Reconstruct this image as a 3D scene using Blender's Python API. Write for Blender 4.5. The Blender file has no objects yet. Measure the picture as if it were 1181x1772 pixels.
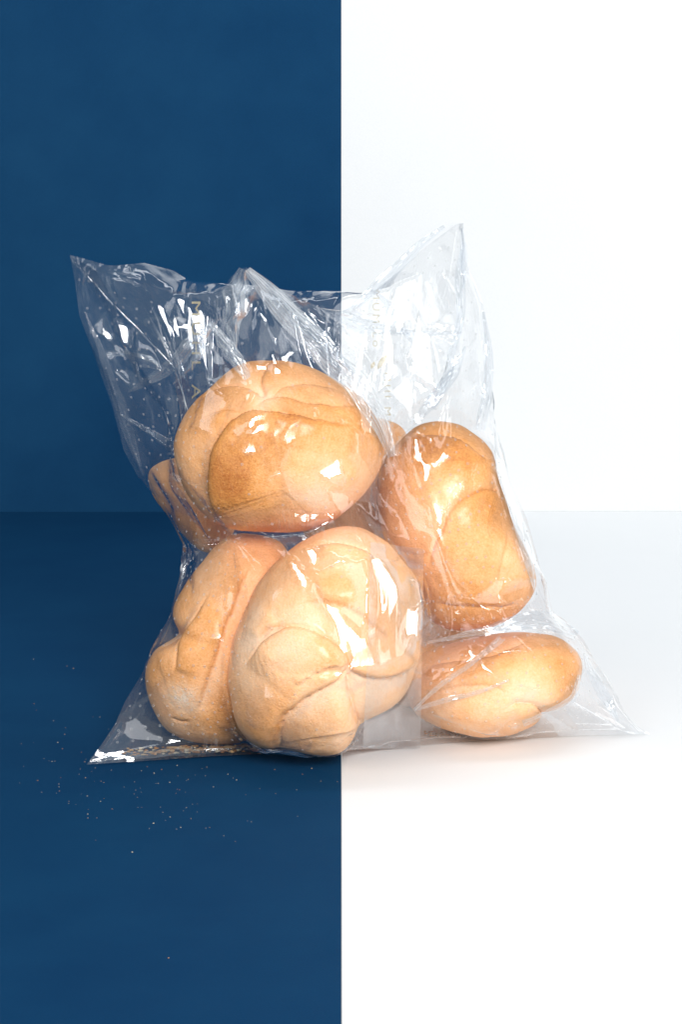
import bpy, bmesh, math, random
import numpy as np
from mathutils import Vector, Matrix

random.seed(7)
RNG = np.random.default_rng(11)
SC = bpy.context.scene
COL = SC.collection

# ------------------------------------------------------------------ camera
CAM = np.array([0.0, -1.30, 0.34])
PITCH = math.radians(9.2)
FPX = 4290.0                       # focal length in photograph pixels (1181 x 1772)
CX, CY = 590.8, 886.0
cd = bpy.data.cameras.new('camera')
cd.sensor_fit = 'VERTICAL'
cd.sensor_height = 36.0
cd.lens = 36.0 * FPX / 1772.0
cd.clip_start = 0.01
cd.clip_end = 50.0
cam = bpy.data.objects.new('camera', cd)
COL.objects.link(cam)
cam.location = CAM.tolist()
cam.rotation_euler = (math.pi / 2 - PITCH, 0, 0)
SC.camera = cam
RIGHT = np.array([1.0, 0, 0])
FWD = np.array([0, math.cos(PITCH), -math.sin(PITCH)])
UP = np.array([0, math.sin(PITCH), math.cos(PITCH)])

# ------------------------------------------------------------------ world, lamps, exposure
W = bpy.data.worlds.new('World')
SC.world = W
W.use_nodes = True
bg = W.node_tree.nodes['Background']
bg.inputs['Color'].default_value = (0.84, 0.94, 1.0, 1)
bg.inputs['Strength'].default_value = 0.28

def area(name, loc, target, sx, sy, power, color=(1, 1, 1)):
    l = bpy.data.lights.new(name, 'AREA')
    l.shape = 'RECTANGLE'; l.size = sx; l.size_y = sy
    l.energy = power; l.color = color
    o = bpy.data.objects.new(name, l)
    COL.objects.link(o)
    o.location = loc
    d = Vector(target) - Vector(loc)
    o.rotation_euler = d.to_track_quat('-Z', 'Y').to_euler()
    return o

KEY = (0.36, -1.85, 0.98)
area('key_softbox', KEY, (0, 0.2, 0.2), 0.78, 0.68, 43, (1.0, 0.985, 0.965))
ADDED_FILL = (-1.05, -1.55, 1.05)
area('added_fill_lamp', ADDED_FILL, (0, 0.1, 0.15), 1.3, 1.2, 12, (0.98, 0.99, 1.0))  # unseen lamp, added to give the film broad milky reflections
area('added_side_fill', (1.55, -0.55, 0.60), (0, 0.0, 0.15), 0.6, 1.1, 5, (1.0, 0.99, 0.98))  # unseen lamp, added for reflections in side-facing folds of film
area('added_backdrop_fill', (0.0, 0.10, 1.45), (0, 0.8, 0.90), 1.4, 0.4, 8, (0.97, 0.99, 1.0))  # unseen lamp, added to brighten the upper backdrop

SC.view_settings.view_transform = 'Standard'
SC.view_settings.look = 'None'
SC.view_settings.exposure = 0.12
SC.view_settings.gamma = 1.0
SC.cycles.max_bounces = 14
SC.cycles.transparent_max_bounces = 40
SC.cycles.glossy_bounces = 5
SC.cycles.diffuse_bounces = 5
SC.cycles.caustics_reflective = False
SC.cycles.caustics_refractive = False
SC.cycles.use_denoising = True

# ------------------------------------------------------------------ helpers
def at(px, py, Y):
    """point of the place seen at photograph pixel (px, py) on the upright plane y = Y"""
    d = FWD + RIGHT * (px - CX) / FPX - UP * (py - CY) / FPX
    t = (Y - CAM[1]) / d[1]
    return CAM + d * t

def on_floor(px, py, z=0.0):
    d = FWD + RIGHT * (px - CX) / FPX - UP * (py - CY) / FPX
    t = (z - CAM[2]) / d[2]
    return CAM + d * t

def project(P):
    q = P - CAM
    dz = q @ FWD
    return np.stack([CX + FPX * (q @ RIGHT) / dz, CY - FPX * (q @ UP) / dz], -1)

def tag(o, label=None, cat=None, group=None, kind=None):
    if label: o['label'] = label
    if cat: o['category'] = cat
    if group: o['group'] = group
    if kind: o['kind'] = kind
    return o

def link(name, me, mat=None, parent=None, smooth=True):
    if mat is not None: me.materials.append(mat)
    if smooth: me.polygons.foreach_set('use_smooth', [True] * len(me.polygons))
    o = bpy.data.objects.new(name, me)
    COL.objects.link(o)
    if parent is not None: o.parent = parent
    return o

def mesh_from(name, V, F):
    me = bpy.data.meshes.new(name)
    me.from_pydata(V.tolist() if hasattr(V, 'tolist') else V, [], F.tolist() if hasattr(F, 'tolist') else F)
    me.update()
    return me

_LAT = np.random.default_rng(5).random((32, 32, 32))
def vnoise(P, scale, seed=0):
    """smooth value noise in [-1, 1]; P (n,3) in metres, scale = cell size in metres"""
    q = P / scale + seed * np.array([7.31, 3.77, 5.19])
    i = np.floor(q).astype(int); f = q - i
    f = f * f * (3 - 2 * f)
    out = np.zeros(len(P))
    for dx in (0, 1):
        for dy in (0, 1):
            for dz in (0, 1):
                w = (f[:, 0] if dx else 1 - f[:, 0]) * (f[:, 1] if dy else 1 - f[:, 1]) * (f[:, 2] if dz else 1 - f[:, 2])
                out += w * _LAT[(i[:, 0] + dx) % 32, (i[:, 1] + dy) % 32, (i[:, 2] + dz) % 32]
    return out * 2 - 1

def dense(pts, n):
    """Catmull-Rom curve through pts, resampled to n even steps"""
    p = np.asarray(pts, float)
    p = np.vstack([2 * p[0] - p[1], p, 2 * p[-1] - p[-2]])
    out = []
    for k in range(1, len(p) - 2):
        t = np.linspace(0, 1, 16, endpoint=False)[:, None]
        a, b, c, d = p[k - 1], p[k], p[k + 1], p[k + 2]
        out.append(0.5 * (2 * b + (c - a) * t + (2 * a - 5 * b + 4 * c - d) * t ** 2 + (3 * b - a - 3 * c + d) * t ** 3))
    out = np.vstack(out + [p[-2:-1]])
    L = np.concatenate([[0], np.cumsum(np.linalg.norm(np.diff(out, axis=0), axis=1))])
    s = np.linspace(0, L[-1], n)
    return np.stack([np.interp(s, L, out[:, k]) for k in range(out.shape[1])], -1)

def poly(pts, t):
    """straight-sided path through pts, evaluated at arc fractions t"""
    p = np.asarray(pts, float)
    L = np.concatenate([[0], np.cumsum(np.linalg.norm(np.diff(p, axis=0), axis=1))])
    return np.stack([np.interp(np.asarray(t) * L[-1], L, p[:, k]) for k in range(p.shape[1])], -1)

class NT:
    def __init__(self, name):
        self.m = bpy.data.materials.new(name)
        self.m.use_nodes = True
        self.t = self.m.node_tree
        self.t.nodes.clear()
        self.out = self.t.nodes.new('ShaderNodeOutputMaterial')
    def n(self, typ, **kw):
        nd = self.t.nodes.new('ShaderNode' + typ)
        for k, v in kw.items():
            if k in nd.inputs:
                self.put(nd, k, v)
            else:
                setattr(nd, k, v)
        return nd
    def put(self, nd, key, v):
        s = nd.inputs[key]
        if isinstance(v, bpy.types.NodeSocket): self.t.links.new(v, s)
        else: s.default_value = v
    def math(self, op, a, b=0.0, c=0.0, clamp=False):
        nd = self.t.nodes.new('ShaderNodeMath'); nd.operation = op; nd.use_clamp = clamp
        for k, v in enumerate((a, b, c)): self.put(nd, k, v)
        return nd.outputs[0]
    def noise(self, vec, scale, detail=3.0, rough=0.5, dist=0.0):
        nd = self.n('TexNoise', Vector=vec, Scale=scale, Detail=detail, Roughness=rough, Distortion=dist)
        return nd.outputs['Fac']
    def ramp(self, fac, stops):
        nd = self.t.nodes.new('ShaderNodeValToRGB')
        self.put(nd, 'Fac', fac)
        cr = nd.color_ramp
        while len(cr.elements) > 1: cr.elements.remove(cr.elements[0])
        cr.elements[0].position = stops[0][0]; cr.elements[0].color = stops[0][1]
        for p, c in stops[1:]:
            e = cr.elements.new(p); e.color = c
        return nd.outputs[0]
    def mixc(self, fac, a, b, mode='MIX'):
        nd = self.t.nodes.new('ShaderNodeMix'); nd.data_type = 'RGBA'; nd.blend_type = mode
        self.put(nd, 0, fac)
        for k, v in ((6, a), (7, b)):
            if isinstance(v, bpy.types.NodeSocket): self.t.links.new(v, nd.inputs[k])
            else: nd.inputs[k].default_value = v
        return nd.outputs[2]
    def mixs(self, fac, a, b):
        nd = self.t.nodes.new('ShaderNodeMixShader')
        self.put(nd, 0, fac); self.t.links.new(a, nd.inputs[1]); self.t.links.new(b, nd.inputs[2])
        return nd.outputs[0]
    def done(self, s):
        self.t.links.new(s, self.out.inputs['Surface'])
        return self.m

# ------------------------------------------------------------------ materials
def paper_mat(name, ca, cb, rough, spec=0.18):
    M = NT(name)
    v = M.n('TexCoord').outputs['Object']
    big = M.noise(v, 3.0, 4, 0.6)
    fine = M.noise(v, 900.0, 2, 0.6)
    mid = M.noise(v, 22.0, 5, 0.65)
    c = M.mixc(M.math('ADD', M.math('MULTIPLY_ADD', big, 1.6, -0.45), M.math('MULTIPLY_ADD', mid, 0.7, -0.2), 0, True), ca, cb)
    c = M.mixc(0.07, c, M.ramp(fine, [(0.3, (0.2, 0.2, 0.2, 1)), (0.7, (0.8, 0.8, 0.8, 1))]), 'OVERLAY')
    bump = M.n('Bump', Strength=0.12, Distance=0.0004, Height=fine)
    p = M.n('BsdfPrincipled', Roughness=rough, Normal=bump.outputs[0])
    p.inputs['Specular IOR Level'].default_value = spec
    M.put(p, 'Base Color', c)
    return M.done(p.outputs[0])

MAT_BLUE_WALL = paper_mat('blue_backdrop_card', (0.0030, 0.031, 0.088, 1), (0.0078, 0.052, 0.124, 1), 0.85, 0.05)
MAT_BLUE_FLOOR = paper_mat('blue_table_card', (0.0020, 0.030, 0.087, 1), (0.0046, 0.046, 0.114, 1), 0.85, 0.05)  # one card with the wall; weaker floor light is put into the colour
MAT_WHITE_WALL = paper_mat('white_backdrop_card', (0.69, 0.703, 0.712, 1), (0.72, 0.73, 0.736, 1), 0.85, 0.05)
MAT_WHITE_FLOOR = paper_mat('white_table_card', (0.80, 0.815, 0.828, 1), (0.82, 0.832, 0.845, 1), 0.8, 0.08)  # lighter than the wall card: missing floor light is put into the colour

def bread_mat():
    M = NT('bread_crust')
    v = M.n('TexCoord').outputs['Object']
    tone = M.n('Attribute', attribute_name='tone').outputs['Fac']      # 0 pale dough .. 1 dark bake; some painted shade rides on it
    n1 = M.noise(v, 38.0, 5, 0.6, 0.4)
    n2 = M.noise(v, 160.0, 4, 0.65)
    n3 = M.noise(v, 900.0, 3, 0.7)
    t = M.math('ADD', tone, M.math('MULTIPLY_ADD', n1, 0.46, -0.23))
    t = M.math('ADD', t, M.math('MULTIPLY_ADD', n2, 0.34, -0.17))
    t = M.math('ADD', t, M.math('MULTIPLY_ADD', n3, 0.60, -0.30), 0, True)
    c = M.ramp(t, [(0.0, (0.95, 0.635, 0.41, 1)), (0.22, (0.95, 0.545, 0.29, 1)), (0.45, (0.90, 0.44, 0.18, 1)),
                   (0.7, (0.71, 0.30, 0.075, 1)), (1.0, (0.42, 0.125, 0.018, 1))])
    flour = M.n('Attribute', attribute_name='flour').outputs['Fac']
    fl = M.math('MULTIPLY', flour, M.ramp(M.noise(v, 420.0, 4, 0.75), [(0.35, (0, 0, 0, 1)), (0.62, (1, 1, 1, 1))]), 0, True)
    c = M.mixc(M.math('MULTIPLY', fl, 0.75), c, (0.80, 0.72, 0.60, 1))
    pit = M.n('TexVoronoi', Vector=v, Scale=520.0).outputs['Distance']
    pits = M.ramp(pit, [(0.05, (0, 0, 0, 1)), (0.28, (1, 1, 1, 1))])
    # leathery wrinkles of the crust
    wr = M.noise(M.n('Mapping', Vector=v, Scale=(1, 1, 1.0)).outputs[0], 260.0, 5, 0.65, 1.6)
    wr = M.math('ABSOLUTE', M.math('SUBTRACT', wr, 0.5))
    h = M.math('ADD', M.math('MULTIPLY', n2, 1.0), M.math('MULTIPLY', pits, 0.22))
    h = M.math('ADD', h, M.math('MULTIPLY', n3, 0.35))
    h = M.math('ADD', h, M.math('MULTIPLY', wr, 1.1))
    b = M.n('Bump', Strength=0.6, Distance=0.0011, Height=h)
    p = M.n('BsdfPrincipled', Normal=b.outputs[0])
    M.put(p, 'Base Color', c)
    p.inputs['Roughness'].default_value = 0.62
    p.inputs['Specular IOR Level'].default_value = 0.35
    p.inputs['Subsurface Weight'].default_value = 0.10
    p.inputs['Subsurface Radius'].default_value = (0.004, 0.002, 0.001)
    p.inputs['Subsurface Scale'].default_value = 0.6
    return M.done(p.outputs[0])

MAT_BREAD = bread_mat()

def film_mat(name, haze=0.026, streak=0.15, rough=0.045, tint=(0.982, 0.986, 0.991, 1), boost=1.9):
    """thin clear polypropylene: transmits straight through, mirrors by Fresnel on two faces, scuffs scatter a little"""
    M = NT(name)
    uv = M.n('TexCoord').outputs['UV']
    long_ = M.n('Mapping', Vector=uv, Scale=(900, 60, 1)).outputs[0]
    long_r = M.n('Mapping', Vector=uv, Rotation=(0, 0, 0.9), Scale=(700, 45, 1)).outputs[0]
    s1 = M.noise(long_, 1.0, 4, 0.6, 0.6)
    s2 = M.noise(long_r, 1.0, 4, 0.6, 0.6)
    patch = M.noise(uv, 26.0, 4, 0.6, 1.0)
    vor = M.n('TexVoronoi', Vector=uv, Scale=75.0).outputs['Distance']
    vor2 = M.n('TexVoronoi', Vector=uv, Scale=210.0).outputs['Distance']
    pm = M.ramp(patch, [(0.40, (0, 0, 0, 1)), (0.62, (1, 1, 1, 1))])
    h = M.math('ADD', M.math('MULTIPLY', vor, 1.0), M.math('MULTIPLY', vor2, 0.12))
    h = M.math('ADD', h, M.math('MULTIPLY', M.math('MULTIPLY', s1, pm), 0.5))
    h = M.math('ADD', h, M.math('MULTIPLY', s2, 0.12))
    b = M.n('Bump', Strength=0.16, Distance=0.0012, Height=h)
    back = M.n('NewGeometry').outputs['Backfacing']
    ior = M.math('MULTIPLY_ADD', back, 1 / 1.5 - 1.5, 1.5)
    fr = M.n('Fresnel', IOR=ior, Normal=b.outputs[0]).outputs[0]
    clear = M.n('Attribute', attribute_name='cling').outputs['Fac']     # film stuck to the crust by its fat: one face left, no haze, the crust's roughness
    fac = M.math('MULTIPLY', fr, M.math('MULTIPLY_ADD', clear, -0.74 * boost, boost), 0, True)
    tr = M.n('BsdfTransparent', Color=tint)
    gl = M.n('BsdfGlossy', Roughness=M.math('MULTIPLY_ADD', clear, 0.22, rough), Normal=b.outputs[0], Color=(1, 1, 1, 1))
    df = M.n('BsdfDiffuse', Color=(0.86, 0.92, 0.96, 1))
    tl = M.n('BsdfTranslucent', Color=(0.86, 0.92, 0.96, 1))
    dd = M.mixs(0.35, df.outputs[0], tl.outputs[0])
    sfac = M.ramp(s1, [(0.52, (0, 0, 0, 1)), (0.72, (1, 1, 1, 1))])
    hz = M.math('MULTIPLY_ADD', M.math('MULTIPLY', sfac, pm), streak, haze)
    keep = M.math('MULTIPLY_ADD', clear, -0.75, 1.0)
    hz = M.math('MULTIPLY', hz, keep)
    s = M.mixs(hz, tr.outputs[0], dd)
    s = M.mixs(fac, s, gl.outputs[0])
    return M.done(s)

MAT_FILM = film_mat('clear_film')
MAT_STRIP = film_mat('clear_film_doubled', 0.06, 0.16, 0.05, (0.95, 0.96, 0.97, 1), 2.4)

def plain(name, col, rough=0.5, alpha=1.0):
    M = NT(name)
    v = M.n('TexCoord').outputs['Object']
    c = M.mixc(M.noise(v, 300.0, 3, 0.6), (col[0] * 0.7, col[1] * 0.7, col[2] * 0.7, 1), (min(1, col[0] * 1.2), min(1, col[1] * 1.2), min(1, col[2] * 1.2), 1))
    p = M.n('BsdfPrincipled', Roughness=rough)
    M.put(p, 'Base Color', c)
    if alpha < 1:
        return M.done(M.mixs(alpha, M.n('BsdfTransparent').outputs[0], p.outputs[0]))
    return M.done(p.outputs[0])

MAT_INK = plain('gold_ink', (0.50, 0.42, 0.22), 0.45, 0.55)
MAT_RING = plain('melted_film_rim', (0.85, 0.87, 0.9), 0.3, 0.34)
MAT_CRUMB = plain('crumb', (0.50, 0.32, 0.16), 0.8)
MAT_CRUMB_PALE = plain('crumb_pale', (0.55, 0.47, 0.33), 0.8)
MAT_CRUMB_DARK = plain('crumb_dark', (0.42, 0.20, 0.07), 0.8)

# ------------------------------------------------------------------ the setting: two-coloured table and backdrop
def slab(name, x0, x1, y0, y1, z0, z1, mat):
    bm = bmesh.new()
    bmesh.ops.create_cube(bm, size=1.0)
    for v in bm.verts:
        v.co = Vector(((x0 if v.co.x < 0 else x1), (y0 if v.co.y < 0 else y1), (z0 if v.co.z < 0 else z1)))
    me = bpy.data.meshes.new(name); bm.to_mesh(me); bm.free()
    return tag(link(name, me, mat, None, False), kind='structure')

WALL_Y = 0.80
slab('floor_blue', -2.6, 0.0, -2.8, WALL_Y, -0.02, 0.0, MAT_BLUE_FLOOR)
slab('floor_white', 0.0004, 2.6, -2.8, WALL_Y, -0.02, 0.0002, MAT_WHITE_FLOOR)
slab('wall_blue', -2.6, 0.0, WALL_Y + 0.0006, WALL_Y + 0.02, -0.02, 2.2, MAT_BLUE_WALL)
slab('wall_white', 0.0004, 2.6, WALL_Y + 0.0006, WALL_Y + 0.02, -0.02, 2.2, MAT_WHITE_WALL)

# ------------------------------------------------------------------ bread rolls
bm = bmesh.new()
bmesh.ops.create_icosphere(bm, subdivisions=7, radius=1.0)
ICO_V = np.array([v.co[:] for v in bm.verts])
ICO_V /= np.linalg.norm(ICO_V, axis=1)[:, None]
ICO_F = np.array([[v.index for v in f.verts] for f in bm.faces])
bm.free()
ROLLS = []

def smooth01(x): 
    x = np.clip(x, 0, 1); return x * x * (3 - 2 * x)

def bread_roll(label, cpx, cpy, Y, outline, dfront, dback, creases=(), tone=0.45, spots=(), flours=(), seed=0, power=0.92, lump=1.0, tc=0.8, hs=1.0):
    c = at(cpx, cpy, Y)
    depth = (c - CAM) @ FWD
    s = depth / FPX                                         # metres per photograph pixel at this roll
    o = np.asarray(outline, float)
    ox, oy = (o[:, 0] - cpx) * s, -(o[:, 1] - cpy) * s
    closed = dense(np.vstack([np.stack([ox, oy], -1), [[ox[0], oy[0]]]]), 400)
    th, r = np.arctan2(closed[:, 1], closed[:, 0]), np.hypot(closed[:, 0], closed[:, 1])
    k = np.argsort(th); th, r = th[k], r[k]
    tg = np.linspace(-np.pi, np.pi, 720, endpoint=False)
    rg = np.interp(tg, np.concatenate([th - 2 * np.pi, th, th + 2 * np.pi]), np.tile(r, 3))
    ker = np.exp(-0.5 * (np.arange(-12, 13) / 4.0) ** 2); ker /= ker.sum()
    rg = np.convolve(np.concatenate([rg[-12:], rg, rg[:12]]), ker, 'valid')
    nx, ny, nz = ICO_V[:, 0], ICO_V[:, 1], ICO_V[:, 2]
    ang = np.arctan2(ny, nx)
    R = np.interp(ang, np.append(tg, np.pi), np.append(rg, rg[0]))
    rho = np.hypot(nx, ny) ** power
    D = np.where(nz > 0, dfront, dback)
    z = D * np.sign(nz) * np.abs(nz) ** 0.95
    lx, ly = R * rho * np.cos(ang), R * rho * np.sin(ang)
    nrm = np.stack([nx / R, ny / R, nz / D], -1)
    nrm /= np.linalg.norm(nrm, axis=1)[:, None]
    loc = np.stack([lx, ly, z], -1)
    dsp = vnoise(loc, 0.028, seed) * 0.0013 * lump + vnoise(loc, 0.013, seed + 3) * 0.0006 * lump + vnoise(loc, 0.005, seed + 5) * 0.00018
    rim = smooth01((nz + 0.25) / 0.4)                       # relief belongs to the side seen, fades round the back
    mm = np.stack([lx, ly], -1)
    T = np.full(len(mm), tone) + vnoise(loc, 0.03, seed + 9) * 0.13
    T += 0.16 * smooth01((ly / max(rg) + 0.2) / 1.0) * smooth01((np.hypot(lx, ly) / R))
    for cr in creases:
        pts, high, h, w = cr[0], cr[1], hs * cr[2] * 1e-3, cr[3] * 1e-3
        g = (cr[4] if len(cr) > 4 else 0.8) * 1.25e-3
        ends = cr[5] if len(cr) > 5 else (0.15, 0.15)
        q = np.asarray(pts, float)
        q = np.stack([(q[:, 0] - cpx) * s, -(q[:, 1] - cpy) * s], -1)
        n = 70
        dq = dense(q, n)
        dq = dq + 0.0005 * np.stack([vnoise(np.c_[dq, dq[:, :1] * 0], 0.006, seed + 20), vnoise(np.c_[dq, dq[:, :1] * 0], 0.006, seed + 21)], -1)
        tan = np.gradient(dq, axis=0); tan /= np.linalg.norm(tan, axis=1)[:, None]
        best = np.full(len(mm), 1e9); idx = np.zeros(len(mm), int)
        for i in range(n):
            d2 = (mm[:, 0] - dq[i, 0]) ** 2 + (mm[:, 1] - dq[i, 1]) ** 2
            k = d2 < best; best[k] = d2[k]; idx[k] = i
        d = np.sqrt(best)
        side = tan[idx, 0] * (mm[:, 1] - dq[idx, 1]) - tan[idx, 1] * (mm[:, 0] - dq[idx, 0])   # >0: left of the path
        t = idx / (n - 1)
        e = smooth01(t / max(ends[0], 1e-3)) * smooth01((1 - t) / max(ends[1], 1e-3)) * rim
        hi = (side > 0) if high == 'L' else (side < 0)
        up = h * (1 - np.exp(-d / 0.0022)) * np.exp(-(d / w) ** 2)
        dn = -0.55 * h * np.exp(-d / (0.45 * w))
        dsp += e * (np.where(hi, up, dn) - g * np.exp(-(d / 0.0011) ** 2))
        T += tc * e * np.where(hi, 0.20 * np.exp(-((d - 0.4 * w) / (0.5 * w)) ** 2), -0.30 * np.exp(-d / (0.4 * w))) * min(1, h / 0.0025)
        T += e * 0.10 * np.exp(-(d / 0.0008) ** 2)  # shadow in the crack, painted as a thin darker line
    for (sx, sy, rad, amt) in spots:                        # darker or paler bake, and shade painted on the two left rolls
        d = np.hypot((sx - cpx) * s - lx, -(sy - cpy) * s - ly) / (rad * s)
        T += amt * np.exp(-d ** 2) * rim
    FL = np.zeros(len(mm))
    for (sx, sy, rx, ry) in flours:
        d = np.hypot(((sx - cpx) * s - lx) / (rx * s), (-(sy - cpy) * s - ly) / (ry * s))
        FL = np.maximum(FL, np.exp(-d ** 2) * rim)
    loc = loc + nrm * dsp[:, None]
    B = np.stack([RIGHT, UP, -FWD])                         # local axes of the roll in the place
    V = loc @ B
    me = mesh_from('bread_roll', V, ICO_F)
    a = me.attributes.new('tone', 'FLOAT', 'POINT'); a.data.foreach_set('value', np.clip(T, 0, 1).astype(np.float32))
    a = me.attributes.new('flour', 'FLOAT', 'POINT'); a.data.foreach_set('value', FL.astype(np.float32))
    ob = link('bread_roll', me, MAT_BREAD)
    ob.location = c.tolist()
    tag(ob, label, 'bread roll', 'kaiser rolls packed in the clear bag')
    # radial table for the film to lie against
    rad = np.linalg.norm(V, axis=1); u = V / rad[:, None]
    tab = np.zeros((64, 128))
    ii = np.clip(((u[:, 2] + 1) * 32).astype(int), 0, 63); jj = ((np.arctan2(u[:, 1], u[:, 0]) / (2 * np.pi) + 0.5) * 128).astype(int) % 128
    np.maximum.at(tab, (ii, jj), rad)
    for _ in range(6):
        m = tab == 0
        if not m.any(): break
        f = np.maximum(np.roll(tab, 1, 1), np.roll(tab, -1, 1)); f[1:] = np.maximum(f[1:], tab[:-1]); f[:-1] = np.maximum(f[:-1], tab[1:])
        tab[m] = f[m]
    ROLLS.append((c, tab, rad.max()))
    return ob

A_OUT = [(453, 623), (489, 624), (532, 633), (580, 655), (612, 676), (644, 707), (663, 743), (667, 779), (656, 819), (636, 851), (608, 879), (568, 904),
         (532, 915), (477, 921), (421, 918), (385, 911), (355, 893), (330, 868), (313, 838), (303, 799), (301, 767), (309, 735), (328, 699), (353, 672), (389, 644), (417, 630)]
A_CR = [
    ([(377, 902), (366, 850), (369, 795), (386, 757), (412, 729), (440, 714), (478, 717), (520, 724), (570, 735), (620, 738), (662, 742)], 'R', 5.2, 30, 0.4, (0.08, 0.4)),
    ([(440, 708), (470, 692), (505, 694), (545, 703), (590, 706), (640, 700)], 'R', 2.4, 18, 0.2, (0.12, 0.35)),
    ([(472, 690), (495, 674), (530, 668), (575, 674), (615, 690)], 'R', 1.5, 16, 0.2, (0.1, 0.45)),
    ([(460, 695), (440, 676), (405, 668), (370, 674), (340, 694)], 'L', 2.6, 14, 0.5, (0.1, 0.2)),
    ([(463, 690), (455, 665), (462, 640), (475, 622)], 'R', 1.8, 12, 0.5, (0.1, 0.1)),
    ([(430, 716), (395, 712), (350, 722)], 'L', 1.2, 12, 0.3, (0.2, 0.4)),
]
B_OUT = [(761, 729), (729, 734), (706, 748), (690, 769), (672, 793), (660, 819), (656, 845), (657, 880), (663, 925), (676, 960), (697, 995), (715, 1022), (730, 1050), (745, 1072), (765, 1085),
         (793, 1091), (825, 1090), (873, 1077), (902, 1057), (921, 1033), (930, 1009), (925, 980), (909, 945), (886, 905), (874, 866), (864, 838), (860, 806), (851, 777), (832, 756), (799, 735)]
B_CR = [
    ([(738, 985), (748, 941), (761, 914), (773, 886), (793, 865), (819, 851), (838, 846), (858, 850)], 'R', 1.9, 26, 0.8, (0.25, 0.03)),
    ([(688, 778), (706, 757), (738, 753), (780, 757), (812, 770), (842, 798)], 'R', 2.8, 15, 0.4, (0.15, 0.1)),
    ([(868, 900), (873, 930), (864, 967), (856, 1005), (848, 1042)], 'R', 1.0, 20, 0.2, (0.35, 0.4)),
    ([(735, 1040), (780, 1045), (825, 1046), (870, 1046), (905, 1038)], 'L', 1.2, 9, 0.3, (0.2, 0.2)),
    ([(690, 955), (720, 962), (740, 958)], 'R', 1.0, 9, 0.3, (0.2, 0.3)),
]
C_OUT = [(597, 909), (563, 917), (532, 934), (505, 952), (473, 978), (444, 1015), (421, 1053), (404, 1093), (395, 1134), (394, 1175), (401, 1205), (407, 1234), (420, 1260), (447, 1281),
         (492, 1293), (529, 1301), (570, 1304), (595, 1297), (613, 1276), (621, 1254), (651, 1242), (680, 1224), (705, 1195), (720, 1158), (728, 1110), (729, 1053), (721, 1002), (697, 968), (675, 944), (651, 927), (626, 913)]
C_CR = [
    ([(425, 1150), (443, 1124), (461, 1100), (492, 1081), (522, 1078), (556, 1090), (583, 1107), (604, 1130), (606, 1149)], 'R', 3.4, 30, 1.1, (0.2, 0.04)),
    ([(596, 1118), (604, 1138), (608, 1151), (624, 1161), (654, 1168), (690, 1162), (722, 1140)], 'L', 3.2, 24, 1.0, (0.1, 0.1)),
    ([(606, 1149), (580, 1171), (549, 1188), (526, 1202), (509, 1215), (495, 1229), (488, 1249), (485, 1269), (485, 1293)], 'R', 2.6, 22, 0.9, (0.06, 0.05)),
    ([(604, 1155), (605, 1188), (612, 1220), (622, 1252)], 'R', 3.0, 22, 0.9, (0.08, 0.03)),
    ([(445, 1108), (458, 1088), (475, 1080), (490, 1068)], 'L', 1.4, 7, 0.7, (0.3, 0.3)),
    ([(540, 948), (575, 940), (610, 944), (640, 955), (668, 978)], 'R', 1.6, 9, 0.6, (0.2, 0.2)),
    ([(500, 1050), (545, 1035), (600, 1045), (655, 1085), (690, 1120)], 'L', 1.5, 18, 0.3, (0.3, 0.3)),
    ([(545, 995), (556, 1028), (590, 1062)], 'L', 1.0, 10, 0.3, (0.3, 0.3)),
]
D_OUT = [(398, 924), (435, 922), (469, 927), (496, 944), (505, 975), (497, 1010), (485, 1050), (470, 1100), (462, 1150), (456, 1205), (448, 1250), (432, 1277), (401, 1287), (360, 1288), (320, 1279), (289, 1262),
         (270, 1236), (257, 1205), (252, 1172), (258, 1146), (276, 1120), (300, 1104), (307, 1091), (298, 1066), (301, 1042), (320, 1008), (347, 974), (374, 944)]
D_CR = [
    ([(262, 1126), (292, 1114), (318, 1098), (337, 1074), (352, 1052), (372, 1020)], 'R', 3.8, 18, 0.8, (0.25, 0.35)),
    ([(314, 1155), (322, 1125), (330, 1092)], 'R', 1.8, 9, 0.4, (0.2, 0.2)),
    ([(446, 960), (428, 1000), (408, 1050), (392, 1095), (374, 1150), (358, 1195), (348, 1240)], 'R', 2.6, 13, 0.2, (0.2, 0.2)),
    ([(300, 1235), (320, 1242), (335, 1238)], 'L', 0.8, 6, 0.4, (0.2, 0.2)),
]
E_OUT = [(733, 1130), (767, 1117), (809, 1106), (860, 1096), (911, 1094), (962, 1103), (993, 1122), (1006, 1147), (1004, 1177), (994, 1203), (972, 1223), (938, 1233), (926, 1243), (909, 1256), (877, 1270),
         (822, 1275), (780, 1267), (746, 1250), (718, 1226), (708, 1190), (716, 1155)]
E_CR = [
    ([(868, 1214), (895, 1207), (917, 1211), (932, 1224), (940, 1240)], 'R', 2.4, 11, 0.5, (0.3, 0.02)),
    ([(712, 1215), (750, 1190), (800, 1176), (850, 1178), (890, 1200)], 'L', 1.4, 12, 0.3, (0.2, 0.4)),
    ([(720, 1158), (770, 1140), (830, 1132), (890, 1112), (930, 1098)], 'R', 1.6, 14, 0.3, (0.3, 0.3)),
]
def oval(cx, cy, rx, ry, a=0.0, n=16):
    return [(cx + rx * math.cos(t) * math.cos(a) - ry * math.sin(t) * math.sin(a), cy + rx * math.cos(t) * math.sin(a) + ry * math.sin(t) * math.cos(a)) for t in [2 * math.pi * k / n for k in range(n)]]
F_OUT = [(258, 826), (262, 812), (280, 800), (305, 790), (345, 778), (395, 782), (420, 830), (415, 900), (395, 945), (360, 958), (335, 945), (315, 925), (285, 885), (264, 852)]

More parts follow.
